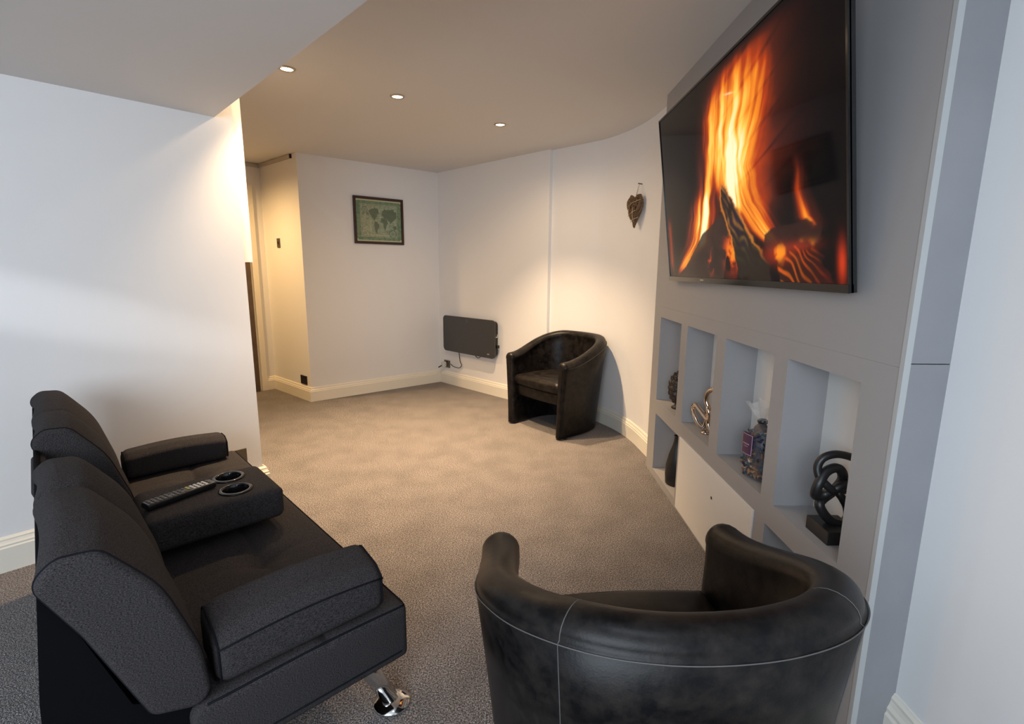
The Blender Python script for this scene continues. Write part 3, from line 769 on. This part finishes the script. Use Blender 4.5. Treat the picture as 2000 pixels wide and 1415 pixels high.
for x, y in cups:
    bm = bmesh.new(); lathe(bm, [(.0, .474), (.030, .474), (.036, .478), (.038, .52), (.039, .550), (.0415, .5535), (.050, .5525), (.052, .549), (.0395, .5475)], 40, Matrix.Translation((x, y, 0)), cap=False)
    bm_obj('cup_holder', bm, M['blackgloss'], con, True)
# chrome legs
for x, y, fx, fy in ((.185, .10, .1245, -.007), (SL-.185, .10, SL-.1245, -.007), (.185, .42, .1245, .50), (SL-.185, .42, SL-.1245, .50)):
    bm = bmesh.new(); tube(bm, [(x, y, .25), (x*.5+fx*.5, y*.5+fy*.5, .13), (fx, fy, .012)], [.030, .0265, .023], 24); 
    lg = bm_obj('leg', bm, M['chrome'], sofa, True)
    bm = bmesh.new(); lathe(bm, [(.0, 0), (.050, 0), (.055, .004), (.053, .010), (.030, .018), (.022, .022), (.0, .022)], 36, Matrix.Translation((fx, fy, 0)), cap=False)
    bm_obj('foot_disc', bm, M['chrome'], lg, True)

# ================================================================ remote control on the console
def sofa_pt(x, y, z): p = S0+SU*x+SV*y; return (p.x, p.y, z)
A_, B_ = Vector(sofa_pt(.735, .462, .5503)), Vector(sofa_pt(.795, .262, .5503))
dv = (B_-A_); rl = dv.length; rem = empty('remote_control', tuple((A_+B_)/2), math.atan2(dv.y, dv.x), 'black television remote with white number keys lying on the sofa console', 'remote control')
bevel_box('handset', (-rl/2, rl/2, -.022, .022, .0005, .020), M['blackpl'], rem, .006, 3)
for i in range(15):
    x = -rl/2+.014+i*(rl-.03)/14
    for j in (-1, 0, 1):
        mt = 'whitebtn' if 10 <= i <= 13 else ('yellowbtn' if i == 9 and j > -1 else 'greybtn')
        if i in (5, 8) and j == 0: continue
        b = bevel_box('key', (x-.0042, x+.0042, j*.0125-.0045, j*.0125+.0045, .0195, .0222), M[mt], rem, .0012, 1)
        if mt == 'whitebtn': b['label'] = 'white key'
        elif mt == 'yellowbtn': b['label'] = 'yellow key'

# ================================================================ framed map
def wall_frame(A, B):
    d = (B-A).normalized(); n = Vector((d.y, -d.x)); return d, n
d, n = wall_frame(O_, C_)
c = O_+d*.765
pic = empty('framed_map', (c.x, c.y, 1.74), math.atan2(d.y, d.x), 'small dark-framed green antique world map hanging on the back wall', 'picture')
# local x along the wall, -y out into the room
bm = bmesh.new()
for a in ((-.265, -.240, -.226, .226), (.240, .265, -.226, .226), (-.24, .24, .201, .226), (-.24, .24, -.226, -.201)): box(bm, a[0], a[1], -.024, -.002, a[2], a[3])
bmesh.ops.bevel(bm, geom=list(bm.edges), offset=.003, segments=2, affect='EDGES'); bm_obj('frame', bm, M['frame'], pic)
bm = bmesh.new(); box(bm, -.242, .242, -.012, -.004, -.203, .203); bm_obj('backing_board', bm, M['white'], pic)
picture_grid('map_print', 220, 190, map_picture, lambda u, v: np.stack([-.24+.48*u, 0*u-.0135, -.201+.402*v], -1), M['map'], pic)

# ================================================================ panel heater, socket, cord
d, n = wall_frame(C_, K_)
c = C_+d*.565
ht = empty('panel_heater', (c.x, c.y, .585), math.atan2(d.y, d.x), 'black glass panel heater mounted low on the wall', 'heater')
bm = bmesh.new(); o = round_poly([(-.415, -.193), (.415, -.193), (.415, .193), (-.415, .193)], .045, 8)
def slab(bm, o, y0, y1):
    a = [bm.verts.new((p.x, y0, p.y)) for p in o]; b = [bm.verts.new((p.x, y1, p.y)) for p in o]; bm.faces.new(a); bm.faces.new(b)
    for i in range(len(o)): bm.faces.new((a[i], a[(i+1) % len(o)], b[(i+1) % len(o)], b[i]))
slab(bm, o, -.070, -.058); bm_obj('glass_front', bm, M['glassblack'], ht)
bm = bmesh.new(); slab(bm, round_poly([(-.395, -.178), (.395, -.178), (.395, .178), (-.395, .178)], .04, 8), -.0575, -.012); box(bm, .395, .405, -.05, -.03, .03, .06); bm_obj('casing', bm, M['blackpl'], ht)
bm = bmesh.new(); slab(bm, round_poly([(.30, -.160), (.335, -.160), (.335, -.147), (.30, -.147)], .006, 4), -.0712, -.0702); bm_obj('badge', bm, M['steel'], ht)
bm = bmesh.new()
lathe(bm, [(.0, 0), (.005, 0), (.005, .001)], 14, Matrix.Translation((-.02, -.0702, .165)) @ Matrix.Rotation(pi/2, 4, 'X'))
lathe(bm, [(.0, 0), (.004, 0), (.004, .001)], 14, Matrix.Translation((-.01, -.0702, .145)) @ Matrix.Rotation(pi/2, 4, 'X'))
bm_obj('indicator_light', bm, M['greybtn'], ht)
bm = bmesh.new(); box(bm, .4055, .428, -.048, -.020, -.085, -.055); bm_obj('thermostat_dial', bm, M['blackpl'], ht)
bm = bmesh.new(); box(bm, .396, .402, -.048, -.02, .02, .05); bm_obj('rocker_switch', bm, M['whitebtn'], ht)
for x in (-.25, .25):
    bm = bmesh.new(); box(bm, x-.02, x+.02, -.0115, 0, -.12, .12); bm_obj('wall_bracket', bm, M['blackpl'], ht)
cord = spline([(-.20, -.03, -.17), (-.20, -.022, -.24), (-.193, -.018, -.30), (-.17, -.018, -.34), (-.20, -.018, -.372), (-.24, -.018, -.378), (-.31, -.020, -.372), (-.335, -.04, -.345)], 6)
bm = bmesh.new(); tube(bm, cord, .0042, 8); bm_obj('power_cord', bm, M['blackpl'], ht, True)
bm = bmesh.new(); tube(bm, spline([(.06, -.03, -.17), (.075, -.028, -.205), (.11, -.027, -.222), (.15, -.028, -.205), (.155, -.03, -.17)], 6), .0038, 8); bm_obj('cord_loop', bm, M['blackpl'], ht, True)
def socket(name, loc, dirv, label, w_, h_, kind='double', plate='bronze', grp=None):
    r = empty(name, loc, math.atan2(dirv.y, dirv.x), label, 'socket' if kind != 'switch' else 'light switch', grp)
    bevel_box('plate', (-w_/2, w_/2, -.008, -.0005, -h_/2, h_/2), M[plate], r, .0015, 2, smooth=False)
    if kind == 'switch':
        bevel_box('rocker', (-.006, .006, -.013, -.0085, -.014, .014), M['blackpl'], r, .0015, 2, smooth=False)
    else:
        for sx in ((-.25, .25) if kind == 'double' else (.0,)):
            bm = bmesh.new(); x = sx*w_
            box(bm, x-.003, x+.003, -.0092, -.0082, .004, .016); box(bm, x-.013, x-.006, -.0092, -.0082, -.016, -.010); box(bm, x+.006, x+.013, -.0092, -.0082, -.016, -.010)
            bm_obj('pin_holes', bm, M['blackmatt'], r)
        for sx in ((-.07, .07) if kind == 'double' else (.3,)):
            bm = bmesh.new(); box(bm, sx*w_-.005, sx*w_+.005, -.011, -.0083, .018, .032); bm_obj('rocker', bm, M['blackpl'], r)
    return r
p = C_+d*.125; n2 = Vector((d.y, -d.x))
so = socket('wall_socket', (p.x, p.y, .222), d, 'bronze socket low on the wall beside the heater cord, with a white plug', .10, .082, 'double')
pl = empty('plug', (p.x-d.x*.027+n2.x*.009, p.y-d.y*.027+n2.y*.009, .215), math.atan2(d.y, d.x), 'pale plug-in adaptor pushed into the socket beside the heater', 'plug')
bevel_box('plug_body', (-.022, .022, -.045, -.0005, -.026, .030), M['whitebtn'], pl, .005, 2, smooth=False)
bm = bmesh.new(); tube(bm, [(-.01, -.044, -.01), (-.02, -.062, -.022), (-.03, -.075, -.030)], .007, 8); bm_obj('plug_stem', bm, M['blackpl'], pl, True)
# hall switch and socket
dh = (O_-HC).normalized()
p = O_-dh*.475; socket('light_switch', (p.x, p.y, 1.512), dh, 'bronze light switch halfway up the hall wall', .062, .088, 'switch')
p = O_-dh*.135; socket('wall_socket', (p.x, p.y, .195), dh, 'dark double socket near the outer corner above the baseboard', .125, .085, 'double', 'blackpl')
# socket on the left wall behind the sofa
p = L1-LWD*.155; socket('wall_socket', (p.x, p.y, .235), LWD, 'bronze double socket at the end of the left wall behind the sofa', .15, .10, 'double')

# ================================================================ wicker heart on the curved wall
hp = Vector((.908, 3.765)); td = Vector((.42, -.91)).normalized(); tn = Vector((td.y, -td.x))
heart = empty('wicker_heart', (hp.x+tn.x*.040, hp.y+tn.y*.040, 1.69), math.atan2(td.y, td.x), 'dark wicker heart bound with pale twine hanging on the curved wall', 'wall decoration')
def heart_pt(t, k=1.0):
    x = 16*math.sin(t)**3; z = 13*math.cos(t)-5*math.cos(2*t)-2*math.cos(3*t)-math.cos(4*t)
    return x/16*.085*k, (z+2.5)/15*.115*k
bm = bmesh.new()
for j in range(9):
    k = .45+.07*j; ph = j*.7
    pts = []
    for i in range(44):
        t = 2*pi*i/44; x, z = heart_pt(t, k); dome = .016*(1-(k/1.02)**2)+.006
        pts.append((x+random.uniform(-.002, .002), -dome+.005*math.sin(9*t+ph), z+random.uniform(-.002, .002)))
    tube(bm, pts, .0042, 6, closed=True)
for j in range(26):
    t0 = random.uniform(0, 2*pi); t1 = t0+random.uniform(1.6, 4.2); a = heart_pt(t0, .98); b = heart_pt(t1, .98)
    if abs(a[0]-b[0])+abs(a[1]-b[1]) < .05: continue
    m_ = ((a[0]+b[0])/2*.9, (a[1]+b[1])/2*.95)
    tube(bm, spline([(a[0], 0, a[1]), (m_[0], -.022+random.uniform(-.004, .006), m_[1]), (b[0], 0, b[1])], 6), .0034, 6)
    tube(bm, spline([(a[0], 0, a[1]), (m_[0], .010, m_[1]), (b[0], 0, b[1])], 4), .0034, 6)
bm_obj('wicker_weave', bm, M['wicker'], heart, True)
bm = bmesh.new()
for a, b in (((-.07, .04), (.075, .075)), ((-.066, -.03), (.062, .015)), ((-.035, -.075), (.05, -.045)), ((0, .062), (.004, -.085)), ((-.05, .045), (-.035, -.06))):
    tube(bm, spline([(a[0], -.012, a[1]), ((a[0]+b[0])/2, -.030, (a[1]+b[1])/2), (b[0], -.012, b[1])], 6), .0019, 6)
bm_obj('twine_binding', bm, M['twine'], heart, True)
bm = bmesh.new(); tube(bm, spline([(0, -.006, .070), (.008, -.003, .12), (.014, .012, .185)], 6), .0016, 6); tube(bm, spline([(.004, -.006, .070), (.012, .0, .13), (.014, .012, .185)], 6), .0012, 6)
bm_obj('hanging_loop', bm, M['twine'], heart, True)
bm = bmesh.new(); tube(bm, [(.013, .038, .186), (.014, .002, .188)], .004, 8); bm_obj('hook', bm, M['bronze'], heart)

# ================================================================ ornaments in the niches
# dark textured ball finial
fb = empty('ball_ornament', (.962, 2.845, ZM1), 0, 'dark brown ridged ball ornament on a foot in the farthest upper niche', 'ornament')
bm = bmesh.new(); lathe(bm, [(.0, 0), (.034, 0), (.036, .008), (.022, .016), (.015, .03), (.018, .042), (.0, .042)], 24, cap=False); bm_obj('foot', bm, M['brown'], fb, True)
bm = bmesh.new(); N1, N2 = 40, 64; rings = []
for i in range(1, N1):
    th = pi*i/N1; ring = []
    for k in range(N2):
        ph = 2*pi*k/N2; sc_ = abs(math.sin(6*ph+i*.55))*abs(math.sin(th*9)); rr_ = .060*(1+.13*sc_)
        ring.append(bm.verts.new((rr_*.92*math.sin(th)*math.cos(ph), rr_*.92*math.sin(th)*math.sin(ph), .122-rr_*1.50*math.cos(th))))
    rings.append(ring)
for a, b in zip(rings, rings[1:]):
    for k in range(N2): bm.faces.new((a[k], a[(k+1) % N2], b[(k+1) % N2], b[k]))
bm.faces.new(rings[0]); bm.faces.new(rings[-1]); bm_obj('ball', bm, M['brown'], fb)
# silver linked hearts
sv = empty('heart_sculpture', (.965, 2.40, ZM1), 0, 'silver linked hearts sculpture in the second upper niche', 'ornament')
bm = bmesh.new()
h1 = spline([(-.050, .055, .080), (-.048, .075, .108), (-.046, .052, .128), (-.030, .020, .105), (-.010, -.018, .075), (-.006, -.030, .095), (-.012, -.020, .128), (-.004, .0, .12), (-.006, .005, .06), (-.018, .010, .025), (-.036, .030, .040)], 7, closed=True)
tube(bm, h1, .0110, 12, closed=True); bm_obj('lower_heart', bm, M['silver'], sv, True)
bm = bmesh.new()
h2 = spline([(.0, -.010, .115), (-.014, .006, .165), (-.006, -.002, .210), (.014, -.032, .226), (.028, -.06, .20), (.024, -.055, .15), (.014, -.03, .11), (.024, -.055, .06), (.010, -.035, .022), (-.002, -.012, .05)], 7, closed=True)
tube(bm, h2, .0120, 12, closed=True); bm_obj('upper_heart', bm, M['silver'], sv, True)
bm = bmesh.new(); lathe(bm, [(.0, 0), (.026, 0), (.028, .006), (.018, .012), (.0, .013)], 24, Matrix.Translation((-.008, -.008, 0)), cap=False); bm_obj('base', bm, M['silver'], sv, True)
# potpourri bag
pb = empty('potpourri_bag', (.962, 1.868, ZM1), 0, 'clear bag of blue and brown potpourri with a purple label in the third upper niche', 'potpourri')
M['film'] = pmat('clear_cellophane', (.92, .93, .95), .05, alpha=.05)
M['filmtop'] = pmat('gathered_cellophane', (.75, .76, .76), .15, alpha=.30)
bm = bmesh.new(); N2 = 48; rings = []
for z, r_, g in ((.0, .02, 0), (.001, .058, .02), (.012, .066, .03), (.06, .070, .04), (.12, .068, .05), (.165, .058, .06), (.195, .040, .10), (.212, .018, .18), (.222, .016, .2)):
    rings.append([bm.verts.new((r_*.86*(1+g*math.sin(9*2*pi*k/N2+z*30))*math.cos(2*pi*k/N2), r_*1.15*(1+g*math.sin(7*2*pi*k/N2))*math.sin(2*pi*k/N2), z)) for k in range(N2)])
for a, b in zip(rings, rings[1:]):
    for k in range(N2): bm.faces.new((a[k], a[(k+1) % N2], b[(k+1) % N2], b[k]))
bm_obj('film_bag', bm, M['film'], pb, True)
bm = bmesh.new(); rings = []
for z, r_ in ((.222, .015), (.235, .022), (.255, .042), (.285, .062)):
    rings.append([bm.verts.new((r_*(1+.25*math.sin(5*2*pi*k/N2+z*20))*math.cos(2*pi*k/N2)*.85, r_*1.2*(1+.25*math.cos(6*2*pi*k/N2))*math.sin(2*pi*k/N2), z-.012*math.sin(4*2*pi*k/N2)*(r_/.06))) for k in range(N2)])
for a, b in zip(rings, rings[1:]):
    for k in range(N2): bm.faces.new((a[k], a[(k+1) % N2], b[(k+1) % N2], b[k]))
bm_obj('gathered_top', bm, M['filmtop'], pb, True)
bm = bmesh.new(); lathe(bm, [(.0155, .214), (.019, .218), (.019, .226), (.0155, .230)], 20, cap=False); bm_obj('tie', bm, M['blackpl'], pb, True)
bm = bmesh.new(); lathe(bm, [(.0, .004), (.050, .006), (.055, .03), (.055, .13), (.048, .165), (.030, .198), (.016, .212), (.0, .213)], 24, Matrix.Diagonal((.80, 1.05, 1, 1)), cap=False)
bm_obj('packed_filling', bm, pmat('packed_petals', (.010, .012, .030), .5, noise=(55, .4, .62), c2=(.10, .05, .025)), pb, True)
cols = {'navy_petals': (.008, .014, .06), 'teal_petals': (.004, .05, .085), 'brown_husks': (.26, .13, .06), 'dark_petals': (.012, .010, .016)}
for nm_, cc in cols.items():
    bm = bmesh.new(); mt = pmat(nm_, cc, .35, spec=.6)
    for i in range(120 if nm_ != 'dark_petals' else 140):
        z = random.uniform(.012, .19); lim = .067 if z < .15 else .067*(1-(z-.15)/.07)
        if nm_ == 'brown_husks' and z > .11 and random.random() < .9: z = random.uniform(.012, .08)
        if nm_ == 'navy_petals' and z < .09 and random.random() < .6: z = random.uniform(.09, .18)
        a = random.uniform(0, 2*pi); q = lim*math.sqrt(random.uniform(.25, 1)); s = random.uniform(.008, .016)
        Mx = Matrix.Translation((q*.80*math.cos(a), q*1.10*math.sin(a), z)) @ Matrix.Rotation(random.uniform(0, 6), 4, Vector((random.random(), random.random(), random.random()+.1)).normalized()) @ Matrix.Diagonal((s, s*.9, s*.35, 1))
        bmesh.ops.create_icosphere(bm, subdivisions=1, radius=1, matrix=Mx)
    o = bm_obj(nm_, bm, mt, pb, False); o['kind'] = 'stuff'
M['purple'] = pmat('purple_label', (.055, .018, .06), .4); M['pink'] = pmat('pale_pink_print', (.55, .38, .50), .5)
def lab(t, z, o=0.0):   # on the bag's front left corner
    a = math.radians(200)+t; r_ = .071+o; return Vector((r_*.90*math.cos(a), r_*1.15*math.sin(a), z))
bm = bmesh.new(); T0, T1 = -.50, .26
gr = [[bm.verts.new(lab(T0+(T1-T0)*i/8, .096+.085*j, .002)) for i in range(9)] for j in range(2)]
for i in range(8): bm.faces.new((gr[0][i], gr[0][i+1], gr[1][i+1], gr[1][i]))
lb = bm_obj('label', bm, M['purple'], pb)
bm = bmesh.new()
def strip(t0, t1, z0, z1):
    k = 5; g = [[bm.verts.new(lab(t0+(t1-t0)*i/k, z, .0028)) for i in range(k+1)] for z in (z0, z1)]
    for i in range(k): bm.faces.new((g[0][i], g[0][i+1], g[1][i+1], g[1][i]))
strip(T0+.03, T1-.03, .099, .1007); strip(T0+.03, T1-.03, .176, .1777); strip(T0+.03, T0+.055, .099, .1777); strip(T1-.055, T1-.03, .099, .1777)
for k in range(7): strip(T0+.14+k*.063, T0+.18+k*.063, .137, .1415)
for k in range(4): strip(T0+.22+k*.07, T0+.26+k*.07, .128, .1305)
bm_obj('printing', bm, M['pink'], lb)
# black knot sculpture
ks = empty('knot_sculpture', (.975, 1.415, ZM1), 0, 'matt black looped knot sculpture on a square base in the nearest upper niche', 'ornament')
bevel_box('base', (-.052, .045, -.055, .055, 0, .042), M['blackmatt'], ks, .002, 2, smooth=False)
KP = [ [(0.0059, 0.0, 0.0414), (-0.028, 0.0, 0.0644), (-0.0514, 0.0, 0.1001), (-0.0364, 0.012, 0.1149), (-0.0043, 0.018, 0.138), (0.0124, 0.01, 0.1748), (0.002, 0.0, 0.2066), (-0.0183, 0.0, 0.2189), (-0.0483, -0.005, 0.2083), (-0.0697, -0.015, 0.1801), (-0.076, -0.012, 0.1487), (-0.0644, 0.0, 0.1306), (-0.039, 0.0, 0.1359), (-0.0131, -0.014, 0.1626), (0.0279, -0.01, 0.1737), (0.0698, 0.0, 0.157), (0.0823, 0.0, 0.1165), (0.069, 0.0, 0.0729), (0.0391, 0.0, 0.0442)] , [(-0.0287, -0.018, 0.1544), (-0.0508, -0.016, 0.1732), (-0.0669, -0.008, 0.192), (-0.0714, 0.0, 0.2209), (-0.0594, 0.0, 0.2482), (-0.0281, 0.0, 0.2608), (0.0108, 0.005, 0.2555), (0.0517, 0.01, 0.2378), (0.0776, 0.01, 0.203), (0.0831, 0.012, 0.1719), (0.048, 0.012, 0.1488), (0.0028, 0.0, 0.1438), (0.0116, -0.005, 0.1234), (0.0302, 0.0, 0.0957), (0.0365, 0.0, 0.0649), (0.0248, 0.0, 0.0441)] ]
bm = bmesh.new(); a = spline(KP[0], 6, closed=True); tube(bm, a, .0140, 14, closed=True); bm_obj('inner_loop', bm, M['blackmatt'], ks, True)
bm = bmesh.new(); a = spline(KP[1], 6); tube(bm, a, [.0115]*len(a), 14); bm_obj('outer_loop', bm, M['blackmatt'], ks, True)
# dark bottle vase in the lower niche
vs_ = empty('bottle_vase', (.962, 2.80, ZB), 0, 'dark bottle-shaped vase in the far lower niche', 'vase')
bm = bmesh.new(); lathe(bm, [(.0, 0), (.050, 0), (.056, .006), (.060, .06), (.057, .12), (.044, .18), (.026, .235), (.020, .265), (.019, .29), (.022, .295), (.017, .295), (.016, .24)], 40, cap=False); bm_obj('body', bm, M['blackmatt'], vs_, True)
